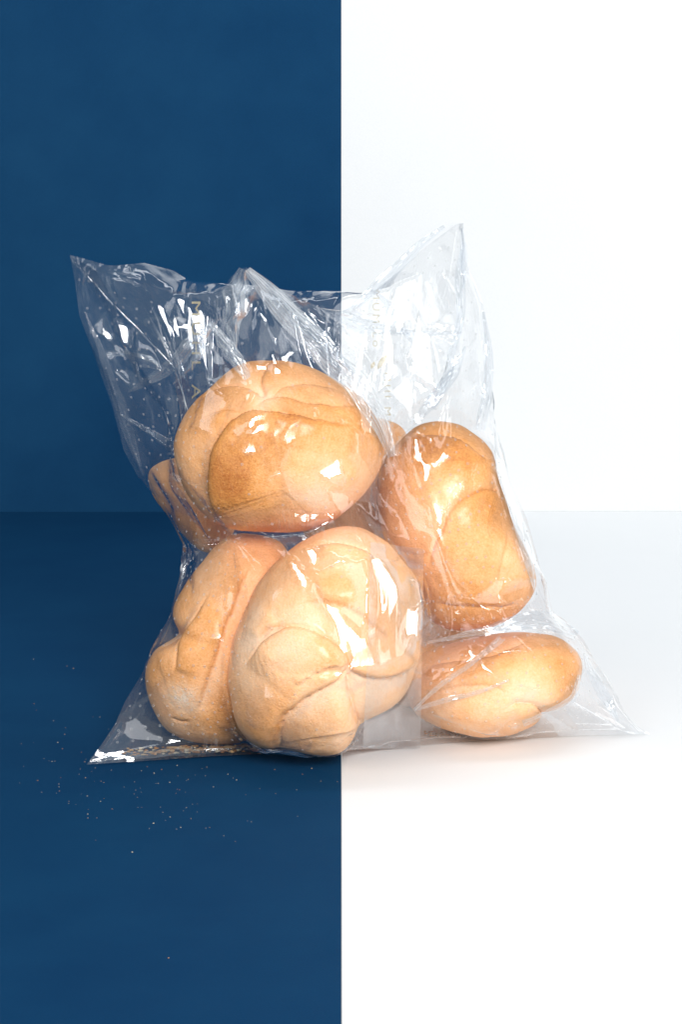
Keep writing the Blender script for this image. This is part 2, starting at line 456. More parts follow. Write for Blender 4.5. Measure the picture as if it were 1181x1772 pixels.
bread_roll('topmost knotted roll of the pile, facing front with a broad glossy brown lobe', 478, 778, -0.002, A_OUT, 0.043, 0.036, A_CR, 0.47,
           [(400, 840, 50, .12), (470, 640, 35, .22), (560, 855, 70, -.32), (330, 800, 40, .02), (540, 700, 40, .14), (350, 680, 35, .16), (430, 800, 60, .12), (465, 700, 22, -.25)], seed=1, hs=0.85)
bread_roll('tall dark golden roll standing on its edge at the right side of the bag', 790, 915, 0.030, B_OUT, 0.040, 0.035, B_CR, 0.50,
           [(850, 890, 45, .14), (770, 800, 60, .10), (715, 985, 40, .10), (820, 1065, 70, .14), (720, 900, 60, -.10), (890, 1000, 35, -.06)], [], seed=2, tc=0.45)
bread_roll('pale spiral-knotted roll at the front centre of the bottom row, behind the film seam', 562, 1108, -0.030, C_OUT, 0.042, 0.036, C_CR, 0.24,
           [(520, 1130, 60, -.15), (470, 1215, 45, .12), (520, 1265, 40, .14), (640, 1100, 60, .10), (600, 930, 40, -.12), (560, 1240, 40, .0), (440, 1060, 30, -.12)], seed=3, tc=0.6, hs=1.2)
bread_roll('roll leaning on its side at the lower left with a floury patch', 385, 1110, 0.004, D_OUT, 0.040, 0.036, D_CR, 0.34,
           [(435, 1110, 45, .32), (430, 1215, 55, .50), (320, 1040, 35, .16), (275, 1160, 35, .16), (330, 1195, 40, -.22), (380, 1000, 50, -.08), (290, 1250, 40, -.05)], [(326, 1198, 28, 22), (420, 1150, 14, 40)], seed=4)  # right underside: darker bake, plus painted shade of the gap beside it
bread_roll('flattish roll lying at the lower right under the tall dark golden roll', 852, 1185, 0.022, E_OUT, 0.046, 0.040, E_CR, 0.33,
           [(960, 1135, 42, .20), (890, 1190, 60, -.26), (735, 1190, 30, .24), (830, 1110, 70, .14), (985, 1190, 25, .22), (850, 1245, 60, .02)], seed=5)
bread_roll('roll mostly hidden behind the topmost roll, its pale end showing at the left', 345, 868, 0.058, F_OUT, 0.034, 0.03, [], 0.36, [(330, 930, 60, .3)], seed=6)  # the dark spot paints the shade on its lower end
bread_roll('roll hidden between the topmost roll and the tall one, only its crown showing', 636, 838, 0.100, [(600, 742), (640, 725), (680, 732), (702, 750), (712, 790), (716, 860), (704, 930), (650, 968), (570, 955), (522, 915), (525, 840), (555, 775)], 0.034, 0.032, [], 0.52, seed=7)
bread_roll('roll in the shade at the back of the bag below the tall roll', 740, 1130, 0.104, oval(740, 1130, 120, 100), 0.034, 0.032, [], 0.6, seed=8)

# ------------------------------------------------------------------ the film: two sheets relaxed against the rolls
def collide(P, margin=0.0009):
    for c, tab, rmax in ROLLS:
        d = P - c
        r2 = (d * d).sum(1)
        k = np.nonzero(r2 < (rmax + margin) ** 2)[0]
        if not len(k): continue
        dk = d[k]; r = np.sqrt(r2[k]) + 1e-9; u = dk / r[:, None]
        ii = np.clip((u[:, 2] + 1) * 32 - 0.5, 0, 62.999); jj = (np.arctan2(u[:, 1], u[:, 0]) / (2 * np.pi) + 0.5) * 128 - 0.5
        i0 = ii.astype(int); fi = ii - i0; j0 = np.floor(jj).astype(int); fj = jj - j0
        a = tab[i0, j0 % 128] * (1 - fj) + tab[i0, (j0 + 1) % 128] * fj
        b = tab[i0 + 1, j0 % 128] * (1 - fj) + tab[i0 + 1, (j0 + 1) % 128] * fj
        R = a * (1 - fi) + b * fi + margin
        m = r < R
        P[k[m]] += u[m] * (R - r)[m][:, None]
    np.maximum(P[:, 2], 0.0009, out=P[:, 2])

def relax(P, rests, pin, iters, pull, bend, stretch=1.0):
    """P (nv,nu,3); rests: list of (slices a, slices b, rest, stiffness). Gauss-Seidel over disjoint pairs."""
    nv, nu, _ = P.shape
    w = np.where(pin, 0.0, 1.0)
    vel = np.zeros_like(P)
    for it in range(iters):
        old = P.copy()
        P += vel * 0.80 * w[..., None]
        P[..., 1] += pull * w
        for (sa, sb, rest, kst) in rests:
            a, b = P[sa], P[sb]
            d = b - a
            L = np.sqrt((d * d).sum(-1)) + 1e-12
            wa, wb = w[sa], w[sb]
            ws = wa + wb; ws[ws == 0] = 1
            kk = np.where(L > rest, stretch, kst)
            f = (kk * (L - rest) / L / ws)[..., None] * d
            P[sa] += f * wa[..., None]
            P[sb] -= f * wb[..., None]
        if it % 2 == 0 or it > iters - 4:
            Q = P.reshape(-1, 3).copy(); collide(Q)
            P[:] = np.where(pin[..., None], P, Q.reshape(P.shape))
        vel = P - old
        n = np.linalg.norm(vel, axis=-1, keepdims=True)
        vel *= np.minimum(1, 0.002 / (n + 1e-12))
    return P

def pairs(nv, nu):
    out = []
    S = slice
    for off in (0, 1):
        n = (nu - off) // 2
        out.append(((S(None), S(off, off + 2 * n, 2)), (S(None), S(off + 1, off + 2 * n, 2)), 1.0))
        n = (nv - off) // 2
        out.append(((S(off, off + 2 * n, 2), S(None)), (S(off + 1, off + 2 * n, 2), S(None)), 1.0))
    for off in (0, 1):
        n = (nv - off) // 2
        out.append(((S(off, off + 2 * n, 2), S(0, nu - 1)), (S(off + 1, off + 2 * n, 2), S(1, nu)), 0.5))
        out.append(((S(off, off + 2 * n, 2), S(1, nu)), (S(off + 1, off + 2 * n, 2), S(0, nu - 1)), 0.5))
    for off in (0, 1, 2, 3):                                 # bending: skip-one springs resist only being folded shut
        n = (nu - off) // 4
        out.append(((S(None), S(off, off + 4 * n, 4)), (S(None), S(off + 2, off + 4 * n, 4)), 'b'))
        n = (nv - off) // 4
        out.append(((S(off, off + 4 * n, 4), S(None)), (S(off + 2, off + 4 * n, 4), S(None)), 'b'))
    return out

def with_rest(P0, scale_u, scale_v, bend):
    res = []
    for sa, sb, k in pairs(*P0.shape[:2]):
        d = P0[sb] - P0[sa]
        L = np.sqrt((d * d).sum(-1))
        horiz = sa[0] == slice(None)
        sc = scale_u if horiz else scale_v
        if isinstance(sc, np.ndarray):
            sc = np.minimum(sc[sa], sc[sb])
        if k == 0.5: sc = 0.5 * (np.mean(scale_u) + np.mean(scale_v))
        res.append((sa, sb, L * sc, bend if k == 'b' else k))
    return res

def up2(P, nv, nu):
    v0 = np.linspace(0, P.shape[0] - 1, nv); u0 = np.linspace(0, P.shape[1] - 1, nu)
    i = np.minimum(v0.astype(int), P.shape[0] - 2); f = (v0 - i)[:, None, None]
    Q = P[i] * (1 - f) + P[i + 1] * f
    j = np.minimum(u0.astype(int), P.shape[1] - 2); g = (u0 - j)[None, :, None]
    return Q[:, j] * (1 - g) + Q[:, j + 1] * g

EDGE_L = [(150, 1323), (176, 1288), (200, 1252), (216, 1215), (255, 1150), (285, 1100), (302, 1060), (316, 1008), (320, 984), (346, 955), (326, 950), (300, 905), (262, 850), (238, 824), (214, 778), (195, 705), (165, 620), (137, 545), (130, 490), (121, 441)]
YL = [-.034, -.03, -.02, -.01, 0, .005, .01, .015, .018, .02, .03, .04, .045, .045, .04, .035, .03, .025, .02, .015]
EDGE_R = [(1125, 1270), (1086, 1244), (1072, 1208), (1040, 1160), (1012, 1108), (980, 1074), (946, 1052), (940, 1000), (925, 940), (912, 895), (888, 840), (870, 790), (856, 730), (852, 670), (849, 610), (836, 520), (806, 450), (803, 386)]
YR = [.03, .03, .03, .03, .03, .03, .03, .035, .04, .04, .045, .05, .05, .05, .045, .04, .035, .03]
BOT = [(150, 1323), (260, 1316), (360, 1309), (500, 1302), (560, 1301), (620, 1299), (700, 1292), (790, 1284), (880, 1279), (1000, 1273), (1125, 1270)]
TOP_F = [(121, 441, .015), (165, 468, -.01), (235, 486, -.02), (320, 507, -.02), (385, 500, -.025), (402, 477, -.036), (425, 463, -.048), (447, 478, -.036), (500, 508, -.02), (590, 547, -.008), (650, 494, -.002), (716, 434, .006), (775, 390, .016), (803, 386, .03)]
TOP_B = [(121, 441, .015), (190, 460, .03), (250, 455, .045), (300, 468, .05), (330, 487, .05), (395, 491, .045), (450, 494, .05), (500, 503, .055), (590, 504, .06), (640, 512, .06), (690, 470, .055), (740, 425, .05), (790, 388, .04), (803, 386, .03)]

def edge3(px, ys, t):
    pts = np.array([at(p[0], p[1], y) for p, y in zip(px, ys)])
    pts[0] = on_floor(*px[0], z=0.0012)
    return poly(pts, t)

# taut panes of film that catch a lamp: (outline in photo pixels, lamp they face)
PANES = [
    ([(531, 798), (548, 776), (566, 768), (590, 795), (600, 828), (596, 848), (572, 836), (540, 815)], 'key'),
    ([(428, 757), (442, 734), (483, 729), (462, 748)], 'key'),
    ([(452, 838), (500, 803), (545, 783), (530, 800), (480, 825)], 'key'),
    ([(418, 780), (432, 765), (448, 770), (440, 785), (424, 790)], 'key'),
    ([(496, 973), (508, 962), (540, 1014), (528, 1030), (512, 1000)], 'key'),
    ([(524, 948), (548, 944), (556, 985), (546, 985)], 'key'),
    ([(550, 992), (600, 972), (640, 962), (643, 1060), (628, 1098), (590, 1060), (556, 1028)], 'added_fill'),
    ([(642, 960), (690, 968), (692, 1040), (668, 1098), (644, 1090)], 'key'),
    ([(694, 1000), (728, 1000), (728, 1026), (694, 1028)], 'key'), ([(696, 1046), (730, 1044), (728, 1110), (700, 1100)], 'key'),
    ([(196, 555), (235, 560), (222, 600), (200, 590)], 'key'), ([(286, 556), (330, 560), (345, 575), (300, 570)], 'key'),
    ([(360, 660), (400, 700), (380, 760), (330, 740)], 'added_fill'), ([(700, 1010), (735, 1000), (745, 1040), (710, 1050)], 'added_fill'),
    ([(860, 1000), (925, 1000), (925, 1040), (850, 1050), (790, 1035)], 'added_fill'), ([(540, 1240), (600, 1240), (612, 1290), (545, 1300)], 'added_fill'),
    ([(590, 640), (640, 690), (655, 760), (610, 740)], 'added_fill'), ([(700, 560), (790, 590), (760, 680), (700, 640)], 'added_fill'),
    ([(398, 492), (425, 470), (442, 502), (427, 545), (408, 548)], 'added_fill'), ([(870, 1255), (905, 1240), (895, 1262)], 'key'), ([(895, 760), (905, 800), (895, 840), (880, 800)], 'key'),
]
def inside(q, poly_):
    p = np.asarray(poly_, float); r = np.roll(p, -1, 0)
    c = np.zeros(len(q), bool)
    for (x0, y0), (x1, y1) in zip(p, r):
        k = (y0 > q[:, 1]) != (y1 > q[:, 1])
        c ^= k & (q[:, 0] < (x1 - x0) * (q[:, 1] - y0) / (y1 - y0 + 1e-12) + x0)
    return c
def panes(P):
    V = P.reshape(-1, 3).copy()
    q = project(V)
    for out, lamp in PANES:
        k = np.nonzero(inside(q, out))[0]
        if len(k) < 4: continue
        c = V[k].mean(0)
        a = CAM - c; b = np.array(KEY if lamp == 'key' else ADDED_FILL) - c
        n = a / np.linalg.norm(a) + b / np.linalg.norm(b); n /= np.linalg.norm(n)
        off = np.percentile((V[k] - c) @ n, 70)
        ray = V[k] - CAM; ray /= np.linalg.norm(ray, axis=1)[:, None]
        t = ((c + n * off - V[k]) @ n) / (ray @ n)          # slide along the line of sight to reach the pane
        V[k] += ray * np.clip(t, -0.006, 0.002)[:, None]
    return V.reshape(P.shape)

# ridges pressed into the sheet before it is relaxed: (path in photo pixels, width px, height mm)
PLEATS_F = [
    ([(425, 466), (412, 500), (405, 545), (408, 600)], 15, -9), ([(425, 466), (448, 510), (500, 590)], 12, -5),
    ([(440, 480), (520, 560), (600, 640), (660, 725), (690, 800)], 10, -5), ([(470, 500), (545, 575), (615, 655), (655, 740)], 6, -4),
    ([(500, 515), (560, 590), (600, 650), (640, 720)], 6, 4), ([(520, 525), (590, 610), (640, 690)], 5, -3.5),
    ([(365, 562), (392, 600), (415, 640), (433, 655)], 9, -6), ([(365, 562), (345, 600), (330, 640)], 5, -4),
    ([(140, 470), (200, 520), (290, 520), (360, 500)], 14, 5), ([(200, 620), (250, 618), (285, 635), (330, 590), (380, 545)], 12, -6),
    ([(150, 560), (190, 640), (225, 690), (250, 720)], 14, -5), ([(225, 680), (300, 650), (360, 610)], 8, -4),
    ([(590, 548), (660, 575), (700, 580), (800, 575)], 9, -4), ([(775, 395), (770, 470), (800, 560), (790, 640), (750, 760)], 14, -6),
    ([(700, 480), (740, 560), (760, 640)], 9, 4), ([(830, 560), (845, 650), (825, 760)], 10, -5),
    ([(850, 700), (880, 860), (920, 960)], 12, -6), ([(640, 735), (700, 742), (760, 760)], 6, -2.5),
    ([(705, 1225), (760, 1180), (850, 1120), (890, 1100)], 5, -2.5), ([(705, 1228), (790, 1210), (880, 1180)], 5, -2.0),
    ([(740, 1115), (840, 1100), (920, 1082), (980, 1085)], 8, -4), ([(900, 1250), (985, 1210), (1010, 1160)], 8, -4), ([(985, 1215), (1050, 1250), (1100, 1268)], 8, -4),
    ([(330, 1000), (420, 1020), (520, 1040)], 5, -2), ([(255, 1215), (300, 1160), (350, 1130)], 7, -3), ([(180, 1300), (300, 1290), (420, 1290)], 9, -4),
    ([(500, 945), (535, 1020), (560, 1060)], 8, -2.5), ([(640, 960), (600, 980), (555, 1010)], 7, -2.0), ([(375, 922), (450, 931), (520, 925), (570, 906)], 9, 7),
]

def sheet(front):
    sgn = -1 if front else 1
    def boundary(nv, nu):
        tu = np.linspace(0, 1, nu); tv = np.linspace(0, 1, nv)
        L = edge3(EDGE_L, YL, tv); R = edge3(EDGE_R, YR, tv)
        Bm = poly(np.array([on_floor(p[0], p[1], 0.0012) for p in BOT]), tu)
        top = TOP_F if front else TOP_B
        Tp = poly(np.array([at(*p) for p in top]), tu)
        return L, R, Bm, Tp
    nv, nu = 56, 60
    L, R, Bm, Tp = boundary(nv, nu)
    u = np.linspace(0, 1, nu)[None, :, None]; v = np.linspace(0, 1, nv)[:, None, None]
    P = (1 - u) * L[:, None] + u * R[:, None] + (1 - v) * Bm[None] + v * Tp[None] \
        - ((1 - u) * (1 - v) * Bm[0] + u * (1 - v) * Bm[-1] + (1 - u) * v * Tp[0] + u * v * Tp[-1])
    pin = np.zeros((nv, nu), bool); pin[:, 0] = pin[:, -1] = pin[0] = pin[-1] = True
    # inflate past the rolls
    if front:
        bulge = 0.085 * np.minimum(1, 3.2 * np.sin(np.pi * u[..., 0])) * np.sin(np.pi * np.clip(v[..., 0] * 1.15, 0, 1)) ** 0.5
        P[..., 1] -= bulge
    else:
        bulge = 0.16 * np.minimum(1, 3.0 * np.sin(np.pi * u[..., 0])) * np.sin(np.pi * np.clip(v[..., 0] * 1.1 + 0.02, 0, 1)) ** 0.4
        P[..., 1] += bulge
    P[..., 2] = np.maximum(P[..., 2], 0.0012)
    P0 = P.copy()
    # shrink on to the rolls: short rest lengths first
    P = relax(P, with_rest(P0, 0.55, 0.55, 0.2), pin, 160, -sgn * 0.00025, 0.2)
    # the shape it took is its own size, plus some slack and the pressed ridges
    def ridges(P, amount):
        if not front: return P
        q = project(P.reshape(-1, 3))
        off = np.zeros(len(q))
        for path, wd, h in PLEATS_F:
            dq = dense(path, 40)
            d = np.sqrt(((q[:, None] - dq[None]) ** 2).sum(-1))
            i = d.argmin(1); d = d.min(1)
            e = 0.25 + 0.75 * np.sin(np.pi * np.clip(i / 39, 0.05, 0.95))
            off += h * 1e-3 * e * np.exp(-(d / wd) ** 2)
        Q = P.reshape(-1, 3) - FWD * (-off * amount)[:, None]
        return Q.reshape(P.shape)
    levels = [(56, 60, 50), (112, 120, 50), (230, 248, 36)]
    first = True
    for (nv, nu, iters) in levels:
        if not first: P = up2(P, nv, nu)
        L, R, Bm, Tp = boundary(nv, nu)
        pin = np.zeros((nv, nu), bool); pin[:, 0] = pin[:, -1] = pin[0] = pin[-1] = True
        P[:, 0], P[:, -1], P[0], P[-1] = L, R, Bm, Tp
        tv = np.linspace(0, 1, nv)[:, None] * np.ones((1, nu)); tu = np.linspace(0, 1, nu)[None] * np.ones((nv, 1))
        upper = smooth01((tv - 0.5) / 0.3)
        P1 = P.copy()
        if nv > 60: P1 = np.where(pin[..., None], P1, ridges(P1, 0.6))
        su = 1.02 + 0.06 * upper; sv = 1.012 + 0.04 * upper
        if nv > 200: su, sv = 1.006 + 0.02 * upper, 1.004 + 0.015 * upper
        rests = with_rest(P1, su, sv, 0.12 if nv < 200 else 0.2)
        n3 = np.stack([vnoise(P1.reshape(-1, 3), 0.022 * 56 / nv + 0.004, k + 31) for k in range(3)], -1).reshape(P1.shape)
        P = P1 + n3 * 0.0012 * (56 / nv) * (~pin)[..., None]
        P = relax(P, rests, pin, iters, -sgn * 0.00001, 0.1)
        first = False
    if not front:                                            # the part tucked under the rolls lies smooth
        kz = (1 - smooth01((np.linspace(0, 1, nv) - 0.22) / 0.12))[1:-1, None, None]
        for _ in range(60):
            A = 0.25 * (P[:-2, 1:-1] + P[2:, 1:-1] + P[1:-1, :-2] + P[1:-1, 2:])
            P[1:-1, 1:-1] += kz * (A - P[1:-1, 1:-1])
    bare = P.copy()
    if front:
        for _ in range(30):
            A = 0.25 * (bare[:-2, 1:-1] + bare[2:, 1:-1] + bare[1:-1, :-2] + bare[1:-1, 2:])
            bare[1:-1, 1:-1] += 0.8 * (A - bare[1:-1, 1:-1])
    gu, gv = np.meshgrid(np.linspace(0, 0.31, nu), np.linspace(0, 0.30, nv))
    Z = np.stack([gu, gv, gu * 0 + (0 if front else 1)], -1).reshape(-1, 3)
    sd = 100 if front else 200
    P = facets(P, 0.030, 1.5, 0.0002, 0.0034, 0.84 + 0.15 * vnoise(Z, 0.05, sd), sd, 0.6)
    P = facets(P, 0.011, 2.8, -0.0006, 0.0007, (0.30 + 0.55 * smooth01((Z[:, 1] - 0.19) / 0.03)) * smooth01((Z[:, 1] - 0.05) / 0.04) * smooth01(vnoise(Z, 0.04, sd + 1) * 2.2 + 0.45), sd + 2, -0.5)
    P = facets(P, 0.0055, 2.6, -0.0004, 0.0004, 0.9 * smooth01(vnoise(Z, 0.03, sd + 6) * 2.2 + 0.1) * smooth01((Z[:, 1] - 0.18) / 0.04) * (0.15 + 0.85 * smooth01((0.19 - Z[:, 0]) / 0.03)), sd + 4, 0.9)
    if front:                                                # stuck close to the tall roll and the foot of the left one
        q = project(bare.reshape(-1, 3))
        mk = np.maximum(1 - smooth01((np.hypot((q[:, 0] - 805) / 105, (q[:, 1] - 905) / 150) - 0.75) / 0.35),
                        1 - smooth01((np.hypot((q[:, 0] - 365) / 75, (q[:, 1] - 1210) / 80) - 0.7) / 0.35)) * 0.85
        P = P + (bare - P) * mk.reshape(nv, nu, 1)
    if front:                                                # the empty lower left corner hangs nearly flat
        uu, vv = np.meshgrid(np.linspace(0, 1, nu), np.linspace(0, 1, nv))
        kz = ((1 - smooth01((uu - 0.14) / 0.10)) * (1 - smooth01((vv - 0.16) / 0.10)))[1:-1, 1:-1, None]
        for _ in range(50):
            A = 0.25 * (P[:-2, 1:-1] + P[2:, 1:-1] + P[1:-1, :-2] + P[1:-1, 2:])
            P[1:-1, 1:-1] += kz * (A - P[1:-1, 1:-1])
    P = ridges(P, 0.55)
    if front: P = panes(P)
    hold = np.zeros((nv, nu), bool); hold[:, 0] = hold[:, -1] = hold[0] = hold[-1] = True
    Q = P.reshape(-1, 3).copy(); collide(Q, 0.0007)
    return np.where(hold[..., None], P, Q.reshape(P.shape))

from mathutils.geometry import delaunay_2d_cdt
def facets(P, cell, aniso, off_lo, off_hi, amount, seed, ang=0.5):
    """crumple: the sheet taken as flat facets between scattered points lifted off it, edges sharp"""
    nv, nu, _ = P.shape
    rg = np.random.default_rng(seed)
    W_, H_ = 0.31, 0.30
    n = int(W_ * H_ * 4.5 / (cell * cell))
    ca, sa = math.cos(ang), math.sin(ang)
    pts = [(0, 0), (1, 0), (0, 1), (1, 1)]
    pts += [(x, y) for x in (0, 1) for y in np.arange(cell, H_, cell * 0.9) / H_] + [(x, y) for y in (0, 1) for x in np.arange(cell, W_, cell * 0.9) / W_]
    met = lambda x, y: ((x * W_ * ca + y * H_ * sa) * aniso, (-x * W_ * sa + y * H_ * ca))
    got = [met(*p) for p in pts]
    buf = np.zeros((512, 2)); filled = 0
    for _ in range(n * 3):
        x, y = rg.uniform(0.015, 0.985), rg.uniform(0.015, 0.985)
        m = met(x, y)
        ng = len(got)
        while ng > len(buf): buf = np.vstack([buf, np.zeros_like(buf)])
        if ng > filled: buf[filled:ng] = got[filled:ng]; filled = ng
        g = buf[:ng]
        if ((g[:, 0] - m[0]) ** 2 + (g[:, 1] - m[1]) ** 2).min() > (cell * rg.uniform(0.55, 1.0)) ** 2:
            pts.append((x, y)); got.append(m)
    vc, _, tris, *_ = delaunay_2d_cdt([Vector(g) for g in got], [], [], 0, 1e-9)
    vc = np.array([v[:] for v in vc])
    X = vc[:, 0] / aniso
    ux = (X * ca - vc[:, 1] * sa) / W_; vy = (X * sa + vc[:, 1] * ca) / H_
    iu = np.clip(np.round(ux * (nu - 1)).astype(int), 0, nu - 1); iv = np.clip(np.round(vy * (nv - 1)).astype(int), 0, nv - 1)
    N = np.cross(np.gradient(P, axis=1), np.gradient(P, axis=0)); N /= np.linalg.norm(N, axis=-1, keepdims=True) + 1e-12
    side = np.sign((N * (P - np.array([0.02, 0.03, 0.1]))).sum(-1))[..., None]
    N = N * np.where(side == 0, 1, side)
    inner = (ux > 0.005) & (ux < 0.995) & (vy > 0.005) & (vy < 0.995)
    Cv = P[iv, iu] + N[iv, iu] * (rg.uniform(off_lo, off_hi, len(vc)) * inner)[:, None]
    gu, gv = np.meshgrid(np.linspace(0, 1, nu), np.linspace(0, 1, nv))
    Z = np.stack([gu * W_, gv * H_, gu * 0], -1).reshape(-1, 3)
    wu = gu.ravel() + vnoise(Z, cell * 0.5, seed + 1) * cell * 0.10 / W_ * np.sin(np.pi * gu.ravel())
    wv = gv.ravel() + vnoise(Z, cell * 0.5, seed + 2) * cell * 0.10 / H_ * np.sin(np.pi * gv.ravel())
    mx, my = met(wu, wv)
    Q = P.reshape(-1, 3).copy()
    IDX = np.arange(nv * nu).reshape(nv, nu)
    for t in tris:
        a, b, c = vc[t[0]], vc[t[1]], vc[t[2]]
        lo = np.minimum(np.minimum(a, b), c); hi = np.maximum(np.maximum(a, b), c)
        tu_, tv_ = ux[list(t)], vy[list(t)]
        mu, mv = cell * 0.11 / W_, cell * 0.11 / H_
        j0, j1 = max(0, int((tu_.min() - mu) * (nu - 1))), min(nu, int((tu_.max() + mu) * (nu - 1)) + 2)
        i0, i1 = max(0, int((tv_.min() - mv) * (nv - 1))), min(nv, int((tv_.max() + mv) * (nv - 1)) + 2)
        k = IDX[i0:i1, j0:j1].ravel()
        if not len(k): continue
        det = (b[0] - a[0]) * (c[1] - a[1]) - (c[0] - a[0]) * (b[1] - a[1])
        if abs(det) < 1e-14: continue
        l1 = ((mx[k] - a[0]) * (c[1] - a[1]) - (c[0] - a[0]) * (my[k] - a[1])) / det
        l2 = ((b[0] - a[0]) * (my[k] - a[1]) - (mx[k] - a[0]) * (b[1] - a[1])) / det
        m = (l1 >= -1e-6) & (l2 >= -1e-6) & (l1 + l2 <= 1 + 1e-6)
        kk = k[m]; l1 = l1[m][:, None]; l2 = l2[m][:, None]
        Q[kk] = Cv[t[0]] * (1 - l1 - l2) + Cv[t[1]] * l1 + Cv[t[2]] * l2
    Q = Q.reshape(P.shape)
    edge = np.minimum(np.minimum(gu, 1 - gu) * nu, np.minimum(gv, 1 - gv) * nv) / 3.0
    am = amount.reshape(nv, nu) if isinstance(amount, np.ndarray) else amount
    k = (np.clip(edge, 0, 1) * am)[..., None]
    return P * (1 - k) + Q * k

def film_object(name, P, parent, mat, size=(0.31, 0.33)):
    nv, nu, _ = P.shape
    idx = np.arange(nv * nu).reshape(nv, nu)
    F = np.stack([idx[:-1, :-1], idx[:-1, 1:], idx[1:, 1:], idx[1:, :-1]], -1).reshape(-1, 4)
    me = mesh_from(name, P.reshape(-1, 3), F)
    uvl = me.uv_layers.new(name='UVMap')
    uu, vv = np.meshgrid(np.linspace(0, size[0], nu), np.linspace(0, size[1], nv))
    uv = np.stack([uu.ravel(), vv.ravel()], -1)
    li = np.zeros(len(me.loops), int); me.loops.foreach_get('vertex_index', li)
    uvl.data.foreach_set('uv', uv[li].ravel())
    # where the film clings to a crust
    Q = P.reshape(-1, 3); gap = np.full(len(Q), 1.0)
    for c, tab, rmax in ROLLS:
        d = Q - c; r = np.linalg.norm(d, axis=1); w = d / r[:, None]
        ii = np.clip(((w[:, 2] + 1) * 32).astype(int), 0, 63); jj = ((np.arctan2(w[:, 1], w[:, 0]) / (2 * np.pi) + 0.5) * 128).astype(int) % 128
        gap = np.minimum(gap, r - tab[ii, jj])
    a = me.attributes.new('cling', 'FLOAT', 'POINT')
    a.data.foreach_set('value', (1 - smooth01((gap - 0.0009) / 0.0012)).astype(np.float32))
    return link(name, me, mat, parent)

bag = bpy.data.objects.new('plastic_bag', None)
COL.objects.link(bag)
bag.location = (0, 0, 0)
tag(bag, 'open clear crinkled plastic bag full of bread rolls, standing across the blue and white halves', 'plastic bag')
PF = sheet(True)
PB = sheet(False)
FRONT = film_object('front_sheet', PF, bag, MAT_FILM)
BACK = film_object('back_sheet', PB, bag, MAT_FILM)

# ------------------------------------------------------------------ details of the bag
def near_depth(P, px):
    """points of sheet P seen at photo pixels px (n,2), by blending the nearest film vertices"""
    q = project(P.reshape(-1, 3)); V = P.reshape(-1, 3)
    k = (q >= px.min(0) - 14).all(1) & (q <= px.max(0) + 14).all(1)
    q, V = q[k], V[k]
    out = np.zeros((len(px), 3)); dep = (V - CAM) @ FWD
    for s in range(0, len(px), 200):
        d2 = ((px[s:s + 200, None] - q[None]) ** 2).sum(-1)
        k = np.argpartition(d2, 10, axis=1)[:, :10]
        w = 1 / (np.take_along_axis(d2, k, 1) + 2.0)
        w /= w.sum(1, keepdims=True)
        z = (dep[k] * w).sum(1)[:, None]
        p = px[s:s + 200]
        out[s:s + 200] = CAM + z * (FWD + RIGHT * (p[:, :1] - CX) / FPX - UP * (p[:, 1:] - CY) / FPX)
    return out

# long lap seam down the front
nvs, nus = 90, 34
gx, gy = np.meshgrid(np.linspace(0, 1, nus), np.linspace(0, 1, nvs))
lx = 642 + gx * 92 - 8 * gy ** 2 * (1 - gx) - 6 * gy + 10 * np.clip(gy - 0.93, 0, 1) * 0
ly = 938 + gy * 357 + 12 * gx * (1 - gy)
S = near_depth(PF, np.stack([lx.ravel(), ly.ravel()], -1)).reshape(nvs, nus, 3)
for _ in range(14):
    S[1:-1] = (S[:-2] + S[2:] + 2 * S[1:-1]) / 4
    S[:, 1:-1] = (S[:, :-2] + S[:, 2:] + 2 * S[:, 1:-1]) / 4
RP = np.stack([gx * 0.028, gy * 0.11 / 9, gx * 0], -1).reshape(-1, 3)
rib = (vnoise(RP, 0.0024, 71) * 0.9 + vnoise(RP, 0.0055, 72) * 1.2).reshape(gx.shape) * np.exp(-((gx - 0.32) / 0.34) ** 2) * 0.0010 + 0.0006 * np.sin(gy * 9 + gx * 3)
S = S - FWD * (0.0022 + rib)[..., None]
film_object('lap_seam', S, bag, MAT_STRIP, (0.028, 0.11))

